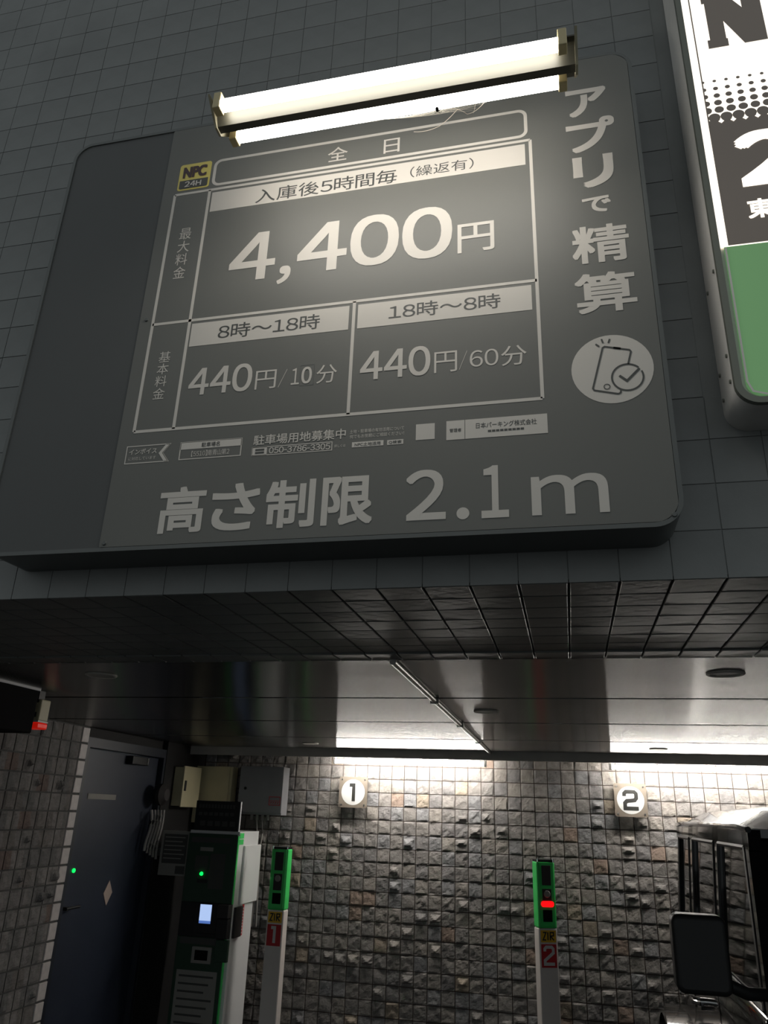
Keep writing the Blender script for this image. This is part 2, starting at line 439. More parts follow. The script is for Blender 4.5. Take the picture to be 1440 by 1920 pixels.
# left wall: stone tiles up to the door, sawn edge stones at the door jamb, dark plaster beyond
wl = struct('wall_left', (XL, 0, 0), 'left side wall of grey stone tiles ending at a column of pale edge tiles', 'wall')
box('mortar_bed', 'mortar_d', wl, XL - .25, XL - .004, YF - .3, 4.462, 0, CZ + .3)
box('dark_plaster', 'plaster_dark', wl, XL - .25, XL, 5.50, YB + .004, 0, CZ + .3)
box('plaster_above_door', 'plaster_dark', wl, XL - .25, XL - .04, 4.462, 5.50, CZ - .10, CZ + .3)
sl = [stone_mesh(100 + i, WP * .93 if i < 20 else .07, WP - .008, 7, 0.004, knob=(i % 7 == 6)) for i in range(20)]
pl = []; ed = []
sawn = [slab_mesh(300 + i, .074, WP - .012, .012, .003) for i in range(4)]
for r in range(-22, 2):
    z = WZ0 + (r + .5) * WP
    if z < .03: continue
    ed.append(((XL + .005, 4.420, z), rnd.randrange(4)))
    for c in range(28):
        y = 4.378 - (c + .5) * WP
        if y < YF: continue
        pl.append(((0 if y > 3.35 and z > .55 else 1), -y, (XL, y, z), rnd.randrange(20)))
pl.sort(key=lambda t: (t[0], t[1]))
tile_field('stone_tile', [(p[2], p[3]) for p in pl], sl, 'stone_l', ROT_LEFT, wl, 230, 'stone_tile_field', seed=2)
tile_field('edge_tile', ed, sawn, 'sawn', ROT_LEFT, wl, 300, 'edge_tile_field', seed=3)

tag(box('wall_right', 'plaster_dark', None, XR, XR + .25, YF, YB + .3, 0, CZ + .3), 'dark plain right side wall behind the parked car', 'wall', kind='structure')

# front lintel: facade above the entrance, clad in dark tiles; its soffit is a structure of its own
wf = struct('wall_front', (0, YF, CZ), 'dark tiled facade above the parking entrance behind the price sign', 'wall')
box('lintel_core', 'ftile', wf, -4.5, 4.5, YF + .002, YR - .004, CZ + .008, 6.5)
FP = 0.1
ft = [slab_mesh(400 + i, FP - .0014, FP - .0014, .003, .0006, .003) for i in range(12)]
pl = []
for c in range(-30, 31):
    for r in range(0, 26):
        x = (c + .5) * FP + .018; z = CZ + (r + .5) * FP
        if -1.27 < x < .20 and 2.44 < z < 3.62: continue       # behind the sign box
        if .36 < x < .90 and z > 2.78: continue                # behind the light box
        vis = (-1.95 < x < .62 and z < 4.5)
        pl.append((0 if vis else 1, z + abs(x), (x, YF, z), rnd.randrange(12)))
pl.sort(key=lambda t: (t[0], t[1]))
tile_field('facade_tile', [(p[2], p[3]) for p in pl], ft, 'ftile', ROT_BACK, wf, 300, 'facade_tile_field', seed=4)

so = struct('soffit', (0, YF, CZ), 'tiled underside of the lintel over the parking entrance', 'soffit')
box('soffit_bed', 'mortar_d', so, -4.5, 4.5, YF + .006, YR - .004, CZ + .0075, CZ + .0085)
pl = []
for c in range(-30, 31):
    for r in range(8):
        x = (c + .5) * FP + .018; y = YF + (r + .5) * (YR - YF) / 8
        vis = (-2.05 < x < .75)
        pl.append((0 if vis else 1, abs(x), (x, y, CZ - (.004 if r == 7 else 0)), rnd.randrange(12)))
pl.sort(key=lambda t: (t[0], t[1]))
st = [slab_mesh(500 + i, FP - .004, (YR - YF) / 8 - .004, .012, .002, .008) for i in range(12)]
tile_field('soffit_tile', [(p[2], p[3]) for p in pl], st, 'ftile', ROT_DOWN, so, 230, 'soffit_tile_field', seed=5)
# rounded corner tiles along the front and rear edges of the soffit
pl = [(((c + .5) * FP + .018, YR + .004, CZ + .02), rnd.randrange(12)) for c in range(-21, 8)]
et = [slab_mesh(600 + i, FP - .006, .05, .012, .004, .03) for i in range(12)]
tile_field('edge_tile', pl, et, 'ftile', Matrix.Rotation(math.pi, 4, 'Z') @ ROT_BACK, so, 300, 'edge_tile_field', flips=False, seed=6)

# ceiling of long satin metal panels
ce = struct('ceiling', (0, YR, CZ), 'flat ceiling of long satin metal panels with dark joints', 'ceiling')
box('ceiling_slab', 'blackmatt', ce, XL - .3, XR + .3, YR - .004, YB + .3, CZ + .012, CZ + .30)
for y0, y1 in ((2.302, 3.128), (3.160, 4.004), (4.038, 4.938), (4.974, YB)):
    for x0, x1 in ((XL, -.5375), (-.5365, XR)):
        box('ceiling_panel', 'ceil', ce, x0, x1, y0, y1, CZ, CZ + .012)

tm = tag(box('trim_1', 'valance', None, XL, XR, 5.872, 5.888, CZ - .062, CZ), 'dark valance board under the ceiling in front of the tube lights', 'valance', kind='structure')

# blue steel door in the left wall
dr = struct('door_1', (XL - .05, 4.98, 0), 'dark blue steel service door in the left wall beside the stone tiles', 'door')
XD = XL - .045
box('door_frame', 'blue_f', dr, XD - .06, XL - .005, 4.465, 4.50, 0, CZ - .06)
box('door_frame', 'blue_f', dr, XD - .06, XL - .005, 5.47, 5.50, 0, CZ - .06)
box('door_frame', 'blue_f', dr, XD - .06, XL - .005, 4.50, 5.47, CZ - .12, CZ - .06)
leaf = box('door_leaf', 'blue', dr, XD - .05, XD, 4.505, 5.465, .01, CZ - .125, .003)
box('door_closer', 'black', leaf, XD, XD + .05, 5.02, 5.24, CZ - .19, CZ - .135, .004)
box('closer_screw', 'steel', leaf, XD + .05, XD + .054, 5.215, 5.228, CZ - .185, CZ - .14)
tag(box('grey_strip', 'paper', leaf, XD, XD + .003, 4.62, 4.95, 1.915, 1.948), 'pale grey strip label on the door')
mb = MB(); mb.prism([(5.03, 1.27), (5.082, 1.345), (5.03, 1.42), (4.978, 1.345)], lambda a, b, d: (XD + d, a, b), 0, .003)
tag(mb.build('diamond_sticker', 'pinksticker', leaf), 'small pale diamond sticker')
box('lock_plate', 'sawn', leaf, XD, XD + .006, 4.516, 4.545, 1.42, 1.55, .002)
box('handle_plate', 'sawn', leaf, XD, XD + .006, 4.516, 4.548, 1.24, 1.38, .002)
mb = MB(); mb.cyl((XD, 4.532, 1.30), (XD + .05, 4.532, 1.30), .011); mb.cyl((XD + .045, 4.522, 1.30), (XD + .045, 4.66, 1.302), .009)
mb.build('lever_handle', 'black', leaf, True)
mb = MB(); mb.cyl((XD, 4.60, 1.502), (XD + .008, 4.60, 1.502), .012)
tag(mb.build('door_lamp', 'led_g', leaf), 'green indicator lamp on the door')

# ================================================================== PRICE SIGN ON THE FACADE
YS = 1.400
sg = thing('price_sign', (-.53, YF, 2.411), 'large dark parking price board with white Japanese lettering under the twin-tube lamp', 'sign')
SX0, SX1, SZ0, SZ1 = -1.295, .2345, 2.411, 3.66
out = rrect(SX0, SZ0, SX1, SZ1, .055, 10)
mb = MB(); mb.prism(out, lambda u, v, d: (u, YF - d, v), 0.0, YF - YS - .004)
mb.build('sign_case', 'frame_grey', sg, smooth=True)
mb = MB(); ring_y(mb, YS + .004, out, rrect(SX0 + .009, SZ0 + .009, SX1 - .009, SZ1 - .009, .047, 10), .004)
mb.build('rim', 'frame_grey', sg)
poly_y('face_panel', 'board', sg, YS + .004, rrect(SX0 + .009, SZ0 + .009, SX1 - .009, SZ1 - .009, .047, 10), .001)
sheet = poly_y('price_sheet', 'sheet', sg, YS + .003, rrect(-.985, 2.421, .2245, 3.65, [.004, .04, .04, .004], 6), .003)
Y1, Y2, Y3 = YS, YS - .0008, YS - .0015
# header outline and table
mb = MB(); ring_y(mb, Y1, rrect(-.845, 3.424, -.019, 3.516, .022), rrect(-.837, 3.432, -.027, 3.508, .015)); mb.build('header_outline', 'print', sheet)
LW = .0075
def hline(z, x0, x1): rect_y('table_line', 'print', sheet, Y1, x0, z - LW / 2, x1, z + LW / 2)
def vline(x, z0, z1): rect_y('table_line', 'print', sheet, Y1, x - LW / 2, z0, x + LW / 2, z1)
TX0, TX1, TZ0, TZ1 = -.9475, -.0145, 2.703, 3.413
hline(TZ1, TX0, TX1); hline(TZ0, TX0, TX1); hline(3.0005, TX0, TX1)
vline(TX0, TZ0, TZ1); vline(TX1, TZ0, TZ1); vline(-.8468, TZ0, TZ1); vline(-.430, TZ0, 3.0005)
rect_y('band', 'print', sheet, Y1, -.838, 3.3375, -.0275, 3.402)
rect_y('band', 'print', sheet, Y1, -.839, 2.924, -.4417, 2.9897)
rect_y('band', 'print', sheet, Y1, -.4205, 2.924, -.027, 2.9897)
T = lambda s, x0, z0, x1, z1, b=0.0, m='print', Y=Y1 - .0007, nm='lettering', sl=0.0: text_y(nm, m, sheet, Y, s, x0, z0, x1, z1, b, sl)
T('全', -.5243, 3.4435, -.4715, 3.4907, .006); T('日', -.3768, 3.4422, -.3355, 3.4891, .006)
T('入庫後5時間毎', -.7125, 3.3425, -.3395, 3.3873, .004, 'print_dark', Y2)
T('（繰返有）', -.3064, 3.3500, -.1502, 3.3845, 0, 'print_dark', Y2)
T('4', -.7611, 3.0995, -.6398, 3.2455, .022); T(',', -.6301, 3.0771, -.5964, 3.1302, .03)
T('400', -.5823, 3.0979, -.2020, 3.2494, .024); T('円', -.1896, 3.1003, -.105, 3.1838, .01)
vtext_y('lettering', 'print', sheet, Y1 - .0007, '最大料金', -.9138, 3.1318, -.8808, 3.2965)
vtext_y('lettering', 'print', sheet, Y1 - .0007, '基本料金', -.9141, 2.784, -.8838, 2.9194)
T('8時〜18時', -.7664, 2.9358, -.5113, 2.9774, .004, 'print_dark', Y2)
T('18時〜8時', -.3472, 2.9385, -.0948, 2.9782, .004, 'print_dark', Y2)
T('440', -.8241, 2.7861, -.6655, 2.8607, .018); T('円', -.6566, 2.7872, -.606, 2.8363); T('/', -.5997, 2.7871, -.5806, 2.8347)
T('1', -.5694, 2.791, -.5500, 2.8338); T('0', -.5450, 2.791, -.5206, 2.8348, .02); T('分', -.5097, 2.7877, -.4615, 2.8354)
mb = MB(); ring_y(mb, YS, rrect(-.549, 2.786, -.5155, 2.840, .0005, 1), rrect(-.5483, 2.7867, -.5162, 2.8393, .0004, 1), .0003); mb.build('patch_edge', 'frame_grey', sheet)
T('440', -.4079, 2.7843, -.2496, 2.8597, .018); T('円', -.2411, 2.7869, -.1911, 2.8395); T('/', -.1866, 2.7891, -.1691, 2.8369)
T('60', -.1636, 2.7933, -.1025, 2.8346); T('分', -.0967, 2.7886, -.043, 2.8376)
# bottom row of small notices
fl = [(-.957, 2.6215), (-.848, 2.6215), (-.8642, 2.6432), (-.848, 2.665), (-.957, 2.665)]
mb = MB(); stroke_y(mb, Y1, fl, .0024, True); mb.build('flag_outline', 'print', sheet)
poly_y('flag_tail', 'print', sheet, Y1, [(-.8585, 2.6215), (-.848, 2.6215), (-.8642, 2.6432), (-.848, 2.665), (-.8585, 2.665), (-.8745, 2.6432)])
T('インボイス', -.9498, 2.6435, -.880, 2.6575, .015); T('に対応しています', -.949, 2.629, -.880, 2.6375)
mb = MB(); ring_y(mb, Y1, rrect(-.8225, 2.6213, -.672, 2.666, .0005, 1), rrect(-.8203, 2.6235, -.6742, 2.6640, .0004, 1)); mb.build('name_outline', 'print', sheet)
rect_y('name_band', 'print', sheet, Y1, -.8215, 2.647, -.673, 2.665)
T('駐車場名', -.7694, 2.6498, -.7251, 2.6615, .01, 'print_dark', Y2); T('【5510】南青山第2', -.792, 2.6275, -.700, 2.6420)
T('駐車場用地募集中', -.6445, 2.6440, -.4323, 2.6690, .012)
mb = MB(); ring_y(mb, Y1, rrect(-.6465, 2.6180, -.4612, 2.6395, .0005, 1), rrect(-.6447, 2.6198, -.4630, 2.6377, .0004, 1)); mb.build('phone_outline', 'print', sheet)
rect_y('phone_band', 'print', sheet, Y1, -.6455, 2.6185, -.6110, 2.6390)
for q in range(2): rect_y('small_print', 'print_dark', sheet, Y2, -.638, 2.6230 + q * .007, -.617, 2.6275 + q * .007, .0003)
T('050-3786-3305', -.6057, 2.6215, -.4654, 2.6362, .02); T('詳しくは', -.4563, 2.6245, -.4316, 2.6315)
T('土地・駐車場の有効活用について', -.4234, 2.6550, -.304, 2.6640); T('何でもお気軽にご相談ください！', -.4230, 2.6430, -.304, 2.6520)
rect_y('badge', 'print', sheet, Y1, -.4172, 2.6215, -.3480, 2.6338); T('NPC土地活用', -.4110, 2.6235, -.3545, 2.6318, .005, 'print_dark', Y2)
rect_y('badge', 'print', sheet, Y1, -.3400, 2.6215, -.3050, 2.6328); T('Q検索', -.3364, 2.6233, -.3090, 2.6310, .005, 'print_dark', Y2)
rect_y('blank_square', 'print', sheet, Y1, -.2785, 2.6278, -.2383, 2.6650)
rect_y('company_panel', 'print', sheet, Y1, -.2138, 2.6225, -.1756, 2.6670); rect_y('company_panel', 'print', sheet, Y1, -.1743, 2.6225, -.0070, 2.6670)
T('管理者', -.207, 2.6400, -.1824, 2.6485, .005, 'print_dark', Y2); T('日本パーキング株式会社', -.152, 2.6445, -.0285, 2.6575, .005, 'print_dark', Y2)
for k in range(9): rect_y('small_print', 'print_dark', sheet, Y2, -.1274 + k * .0083, 2.6345, -.1207 + k * .0083, 2.6390, .0003)
# height limit and the vertical slogan
for i, ch in enumerate('高さ制限'):
    x0 = -.8517 + i * .1252; T(ch, x0, 2.4455, x0 + .110, 2.5548, .026)
T('2', -.2964, 2.4473, -.2142, 2.5580, .02); poly_y('lettering', 'print', sheet, Y1, [(-.1799 + .0128 * math.cos(R(a)), 2.4575 + .0128 * math.sin(R(a))) for a in range(0, 360, 15)]); T('1', -.143, 2.4449, -.0892, 2.5582, .02); T('m', -.0449, 2.4453, .1007, 2.5286, .02)
for ch, x0, z0, x1, z1, b in (('ア', .0745, 3.4613, .1690, 3.5500, .034), ('プ', .0700, 3.3482, .1807, 3.4512, .03), ('リ', .0790, 3.2400, .1700, 3.3350, .045), ('で', .0939, 3.1662, .1561, 3.2120, .035), ('精', .0652, 3.0283, .1865, 3.1305, .022), ('算', .0646, 2.898, .1903, 3.0009, .022)):
    T(ch, x0, z0, x1, z1, b)
cx, cz, cr_ = .1272, 2.7588, .0808
poly_y('icon_disc', 'print', sheet, Y1, [(cx + cr_ * math.cos(R(a)), cz + cr_ * math.sin(R(a))) for a in range(0, 360, 8)])
mb = MB()
ph = [(.1354, 2.6985), (.0890, 2.7112), (.0865, 2.7155), (.1118, 2.8100), (.1160, 2.8125), (.1640, 2.7995), (.1668, 2.7950), (.1590, 2.7655)]
stroke_y(mb, Y2, ph, .0036); stroke_y(mb, Y2, [(.1330, 2.8078), (.1475, 2.8040)], .0052)
stroke_y(mb, Y2, [(.1354, 2.6985), (.1395, 2.7010), (.1405, 2.7060)], .0036)
stroke_y(mb, Y2, [(.1557 + .0305 * math.cos(R(a)), 2.7355 + .0305 * math.sin(R(a))) for a in range(42, 385, 9)], .0036)
stroke_y(mb, Y2, [(.1400, 2.7405), (.1540, 2.7270), (.1800, 2.7535)], .0050)
stroke_y(mb, Y2, [(.1142 + .0058 * math.cos(R(a)), 2.7172 + .0058 * math.sin(R(a))) for a in range(0, 360, 20)], .0018, True)
for p in ([(.0985, 2.8205), (.1055, 2.8135)], [(.1110, 2.8315), (.1135, 2.8215)], [(.1275, 2.8300), (.1240, 2.8205)]): stroke_y(mb, Y2, p, .0036)
mb.build('phone_icon', 'print_dark', sheet)
# small operator badge, gold over dark
poly_y('badge_plate', 'gold', sheet, Y1, rrect(-.9445, 3.4255, -.8525, 3.5165, .008))
poly_y('badge_foot', 'print_dark', sheet, Y2, rrect(-.9395, 3.4305, -.8575, 3.4590, [.005, .005, 0, 0]), .0004)
T('NPC', -.9330, 3.4670, -.8640, 3.5060, .05, 'gold_d', Y2 - .0006, 'badge_lettering'); T('24H', -.9230, 3.4350, -.8750, 3.4540, .03, 'print', Y2 - .0012, 'badge_lettering')
for x, z in ((-.9727, 2.4300), (.215, 2.4335), (-.9665, 3.0177)):
    mb = MB(); mb.cyl((x, YS, z), (x, YS - .003, z), .0055, .004, 12); mb.build('screw', 'frame_grey', sg, True)

# ================================================================== TWIN-TUBE LAMP OVER THE SIGN
LX0, LX1 = -.706, .090
lp = thing('sign_lamp', (-.31, 1.165, 3.36), 'glowing cream twin-tube fluorescent lamp fixed above the price sign', 'lamp')
sec = [(1.122, 3.378), (1.216, 3.378), (1.216, 3.374), (1.186, 3.366), (1.171, 3.331), (1.152, 3.331), (1.137, 3.366), (1.122, 3.374)]
mb = MB(); mb.prism(sec, lambda a, b, d: (d, a, b), LX0, LX1); mb.build('reflector', 'reflector', lp)
for x in (LX0, LX1 - .003):
    mb = MB(); mb.prism([(1.100, 3.372), (1.150, 3.326), (1.174, 3.326), (1.218, 3.372)], lambda a, b, d: (x + d, a, b), -.001, .004); mb.build('end_plate', 'lampwhite', lp)
mb = MB(); mb.box(LX0 + .02, LX1 - .02, 1.14, 1.20, 3.378, 3.400, .003); mb.build('housing', 'lampwhite', lp)
for x in (LX0 + .14, LX1 - .16):
    mb = MB(); mb.prism([(1.160, 3.396), (1.176, 3.396), (YS - .004, 3.652), (YS + .060, 3.652), (YS + .060, 3.664), (YS - .010, 3.664)], lambda a, b, d: (x + d, a, b), 0, .03) if False else mb.prism([(1.150, 3.399), (1.185, 3.399), (1.395, 3.640), (1.395, 3.672), (1.380, 3.672)], lambda a, b, d: (x + d, a, b), 0, .03)
    mb.box(x, x + .03, 1.38, YF + .008, 3.662, 3.672); mb.build('mount_arm', 'frame_grey', lp)
for y, z, x0, x1 in ((1.116, 3.348, LX0 + .012, LX1 - .020), (1.206, 3.353, LX0 + .012, LX1 - .020)):
    t = MB(); t.cyl((x0 + .018, y, z), (x1 - .018, y, z), .0135, seg=20); to = t.build('tube', 'tube_out', lp, True)
    for xa, xb in ((x0, x0 + .018), (x1 - .018, x1)):
        box('tube_socket', 'socket', to, xa, xb, y - .013, y + .013, z - .016, z + .030, .002)
# cobweb under the lamp and a small insect sitting on the tube
cw = MB(); rnd2 = random.Random(5)
def strand(a, b, sag=.01, r=.00045, n=8):
    a, b = Vector(a), Vector(b); cw.tube([a.lerp(b, i / n) + Vector((0, 0, -sag * 4 * (i / n) * (1 - i / n))) for i in range(n + 1)], r, 4)
for i in range(7):
    x = -.40 + i * .035
    strand((x, 1.222, 3.352), (x + .05 + rnd2.uniform(-.03, .03), YS - .001, 3.545 + rnd2.uniform(-.01, .03)), .004, .0003)
for i in range(5): strand((-.395 + i * .012, 1.235 + i * .03, 3.375 + i * .033), (-.16 + i * .012, 1.235 + i * .03, 3.375 + i * .033), .012, .0003, 14)
strand((-.235, YS - .001, 3.505), (-.185, 1.36, 3.505), .004, .0008); strand((-.185, 1.36, 3.505), (-.165, YS - .001, 3.53), -.003, .0008)
strand((-.165, YS - .001, 3.53), (-.10, 1.230, 3.37), .01, .0008); strand((-.150, YS - .001, 3.53), (-.125, 1.230, 3.37), .006, .0005)
strand((-.30, YS - .001, 3.50), (-.235, YS - .001, 3.505), .006, .0008)
tag(cw.build('cobweb', 'silk', None), 'thin dusty cobweb stretched between the lamp and the price sign', 'cobweb')
ins = thing('insect', (-.208, 1.206, 3.339), 'tiny dark insect sitting on the lower lamp tube', 'insect')
bm = bmesh.new(); bmesh.ops.create_icosphere(bm, subdivisions=2, radius=1)
mb = MB(); mb.bm(bm, Matrix.Translation((-.208, 1.207, 3.3355)) @ Matrix.Diagonal((.0042, .0062, .0042, 1)))
mb.build('body', 'blackmatt', ins, True)
for s in (-1, 1):
    for k in (-1, 0, 1):
        mb = MB(); mb.tube([(-.208, 1.207 + k * .003, 3.335), (-.208 + s * .005, 1.209 + k * .005, 3.332), (-.208 + s * .008, 1.211 + k * .007, 3.339)], .0006, 4); mb.build('leg', 'blackmatt', ins)

# ================================================================== LIT SIGN BOX AT THE RIGHT
BX0, BX1, BZ0, BZ1 = .3530, .93, 2.655, 4.80
lb = thing('lit_sign_box', (.64, YF, BZ0), 'tall illuminated box sign with black letters and halftone dots beside the price board', 'sign')
out = rrect(BX0, BZ0, BX1, BZ1, .045, 8)
mb = MB(); mb.prism(out, lambda u, v, d: (u, YF - d, v), 0.0, .108); mb.build('case', 'alu', lb, True)
mb = MB(); ring_y(mb, YF - .108, out, rrect(BX0 + .013, BZ0 + .013, BX1 - .013, BZ1 - .013, .034, 8), .012); mb.build('rim', 'channel', lb)
BY = YF - .110
lf = rect_y('lit_face', 'boxlit', lb, BY, BX0 + .014, 3.036, BX1 - .014, BZ1 - .02, .004)
poly_y('lower_panel', 'boxflare', lb, BY, rrect(BX0 + .022, BZ0 + .018, BX1 - .022, 3.034, [.03, .03, 0, 0]), .004)
mb = MB(); stroke_y(mb, BY - .006, [(BX0 + .024, 3.03), (BX0 + .024, BZ0 + .05), (BX0 + .032, BZ0 + .028), (BX0 + .055, BZ0 + .020), (BX1 - .055, BZ0 + .020)], .004); mb.build('panel_edge', 'alu', lb)
FX0 = BX0 + .0305; BP = BY - .0048
rect_y('dark_field', 'boxprint', lf, BP, FX0, 3.0365, BX1 - .015, 3.3755, .0006)
mb = MB(); stroke_y(mb, BP, [(FX0 + .0015, 3.37), (FX0 + .0015, BZ1 - .03)], .003); mb.build('print_edge', 'boxprint', lf)
DP = .0255
mb = MB(); fn = face_y(BP)
for r_, (z, rad) in enumerate(((3.511, .0041), (3.487, .0056), (3.4645, .0070), (3.4425, .0085), (3.4205, .0101), (3.398, .0128))):
    for k in range(-1, 20):
        xc = .4115 + k * DP + (DP / 2 if r_ == 5 else 0)
        if xc < FX0 - rad or xc > BX1 - .02: continue
        pts = [(max(FX0, xc + rad * math.cos(R(a))), z + rad * math.sin(R(a))) for a in range(0, 360, 18)]
        mb.add([fn(a, b, .0004) for a, b in pts], [tuple(range(len(pts)))])
mb.build('halftone_dots', 'boxprint', lf)
mb = MB()
for k in range(20):                                # white diamonds at the edge of the dark field
    xc = .4115 + k * DP
    if xc < BX1 - .03: mb.add([fn(xc + a, 3.3845 + b, .0010) for a, b in ((-.0062, 0), (0, -.0062), (.0062, 0), (0, .0062))], [(0, 1, 2, 3)])
mb.build('halftone_gaps', 'boxlit', lf)
rect_y('dark_field', 'boxprint', lf, BP, FX0, 3.3750, BX1 - .015, 3.3900, .0003)
# slab-serif letter N (seen), then the rest of the operator name
nz0, nz1 = 3.617, 3.80
poly_y('letter_n', 'boxprint', lf, BP, [(.4120, nz0), (.4570, nz0), (.4570, nz0 + .025), (.4540, nz0 + .025), (.4540, nz0 + .085), (.4920, nz0), (.5420, nz0), (.5420, nz1 - .028), (.5480, nz1 - .028), (.5480, nz1), (.4940, nz1), (.4940, nz1 - .028), (.5000, nz1 - .028), (.5000, nz0 + .120), (.4640, nz1), (.4120, nz1), (.4120, nz1 - .028), (.4180, nz1 - .028), (.4180, nz0 + .028), (.4120, nz0 + .028)])
text_y('lettering', 'boxprint', lf, BP - .0007, 'PC', .575, nz0, .85, nz1, .05)
text_y('lettering', 'boxlit', lf, BP - .0012, '24H', .4290, 3.186, .840, 3.3420, .045)
text_y('lettering', 'boxlit', lf, BP - .0012, '東', .4325, 3.098, .4860, 3.1500, .03)
for x, z in ((.3528, 2.99), (.3528, 2.78), (.3528, 2.72)):
    for y in (1.425, 1.50):
        mb = MB(); mb.cyl((BX0 + .001, y, z), (BX0 - .003, y, z), .0045, seg=10); mb.build('rivet', 'channel', lb)

# ================================================================== INSIDE: TUBES ON THE CEILING BY THE BACK WALL
def ceiling_tube(x0, x1, label):
    y = 5.95; t = thing('ceiling_tube_light', ((x0 + x1) / 2, y, CZ), label, 'lamp', 'tube lights washing the back wall')
    sec = [(y - .035, CZ), (y + .035, CZ), (y + .035, CZ - .02), (y + .018, CZ - .050), (y - .018, CZ - .050), (y - .035, CZ - .02)]
    mb = MB(); mb.prism(sec, lambda a, b, d: (d, a, b), x0, x1); mb.build('housing', 'white', t)
    z = CZ - .085
    mb = MB(); mb.cyl((x0 + .02, y, z), (x1 - .02, y, z), .0155, seg=20); mb.build('tube', 'tube_in', t, True)
    for a, b in ((x0, x0 + .02), (x1 - .02, x1)): box('tube_socket', 'white', t, a, b, y - .017, y + .017, CZ - .105, CZ - .045, .003)
ceiling_tube(-1.783, -.598, 'bright ceiling tube light left of the black car, over the plate numbered one')
ceiling_tube(.278, 1.463, 'bright ceiling tube light over the roof of the black car')

def downlight(x, y, label):
    t = thing('downlight', (x, y, CZ), label, 'downlight', 'unlit round ceiling downlights')
    n = 28; prof = [(.057, 0), (.058, -.003), (.054, -.006), (.048, -.006), (.046, .002)]
    V = []; F = []
    for r, dz in prof:
        for k in range(n): a = 2 * math.pi * k / n; V.append((x + r * math.cos(a), y + r * math.sin(a), CZ + dz - .0005))
    for i in range(len(prof) - 1):
        for k in range(n): F.append((i * n + k, i * n + (k + 1) % n, (i + 1) * n + (k + 1) % n, (i + 1) * n + k))
    MB().add(V, F).build('trim_ring', 'lens', t, True)
    mb = MB(); mb.cyl((x, y, CZ - .0055), (x, y, CZ - .0025), .0475, seg=n); mb.build('lens', 'lens', t)
downlight(-1.689, 2.556, 'unlit round downlight at the far left of the ceiling')
downlight(.493, 2.579, 'unlit round downlight at the right, nearest the entrance')
downlight(-.353, 3.544, 'unlit round downlight just right of the ceiling conduit')
downlight(-1.795, 5.40, 'unlit round downlight left of the tube above plate 1')
downlight(.568, 5.40, 'unlit round downlight just before the tube above plate 2')
cp = thing('ceiling_conduit', (-.537, 4.0, CZ), 'thin grey conduit running along the ceiling from the entrance to the back', 'conduit')
mb = MB(); mb.cyl((-.513, 2.29, CZ - .010), (-.560, 5.86, CZ - .010), .0105, seg=14); mb.build('pipe', 'pipe', cp, True)
for y in (3.147, 4.023, 4.958):
    x = -.513 - .047 * (y - 2.29) / 3.57
    box('clip', 'pipe', cp, x - .018, x + .018, y - .010, y + .010, CZ - .0235, CZ, .003)

# ================================================================== NUMBER PLATES
def number_plate(cx, cz, n, label):
    s = .1125; y0 = 6.095
    t = thing('number_plate', (cx, y0, cz - s), label, 'number plate', 'bay number plates')
    mb = MB(); mb.prism(rrect(cx - s, cz - s, cx + s, cz + s, .012), face_y(y0 + .012), 0, .012); mb.build('plate', 'plate', t)
    for sx in (-1, 1):
        for sz in (-1, 1):
            x, z = cx + sx * .092, cz + sz * .092
            mb = MB(); mb.cyl((x, YB + .004, z), (x, y0 - .004, z), .006, seg=10); mb.build('standoff_screw', 'steel', t, True)
    dc = poly_y('disc', 'disc', t, y0, [(cx + .094 * math.cos(R(a)), cz + .094 * math.sin(R(a))) for a in range(0, 360, 6)], .001)
    mb = MB(); w_ = .026
    if n == 1: stroke_y(mb, y0 - .0012, [(cx - .030, cz + .052), (cx + .005, cz + .052), (cx + .005, cz - .066)], w_)
    else: stroke_y(mb, y0 - .0012, [(cx - .042, cz + .026), (cx - .042, cz + .044), (cx - .030, cz + .056), (cx + .028, cz + .056), (cx + .040, cz + .044), (cx + .040, cz + .014), (cx + .028, cz + .000), (cx - .026, cz - .006), (cx - .040, cz - .020), (cx - .040, cz - .056), (cx + .052, cz - .056)], w_)
    mb.build('numeral', 'numeral', dc)
number_plate(-1.652, EYE + .138, 1, 'square white plate reading 1 beside the grey electrical box')
number_plate(.418, EYE + .142, 2, 'square white plate reading 2 just above the black car')

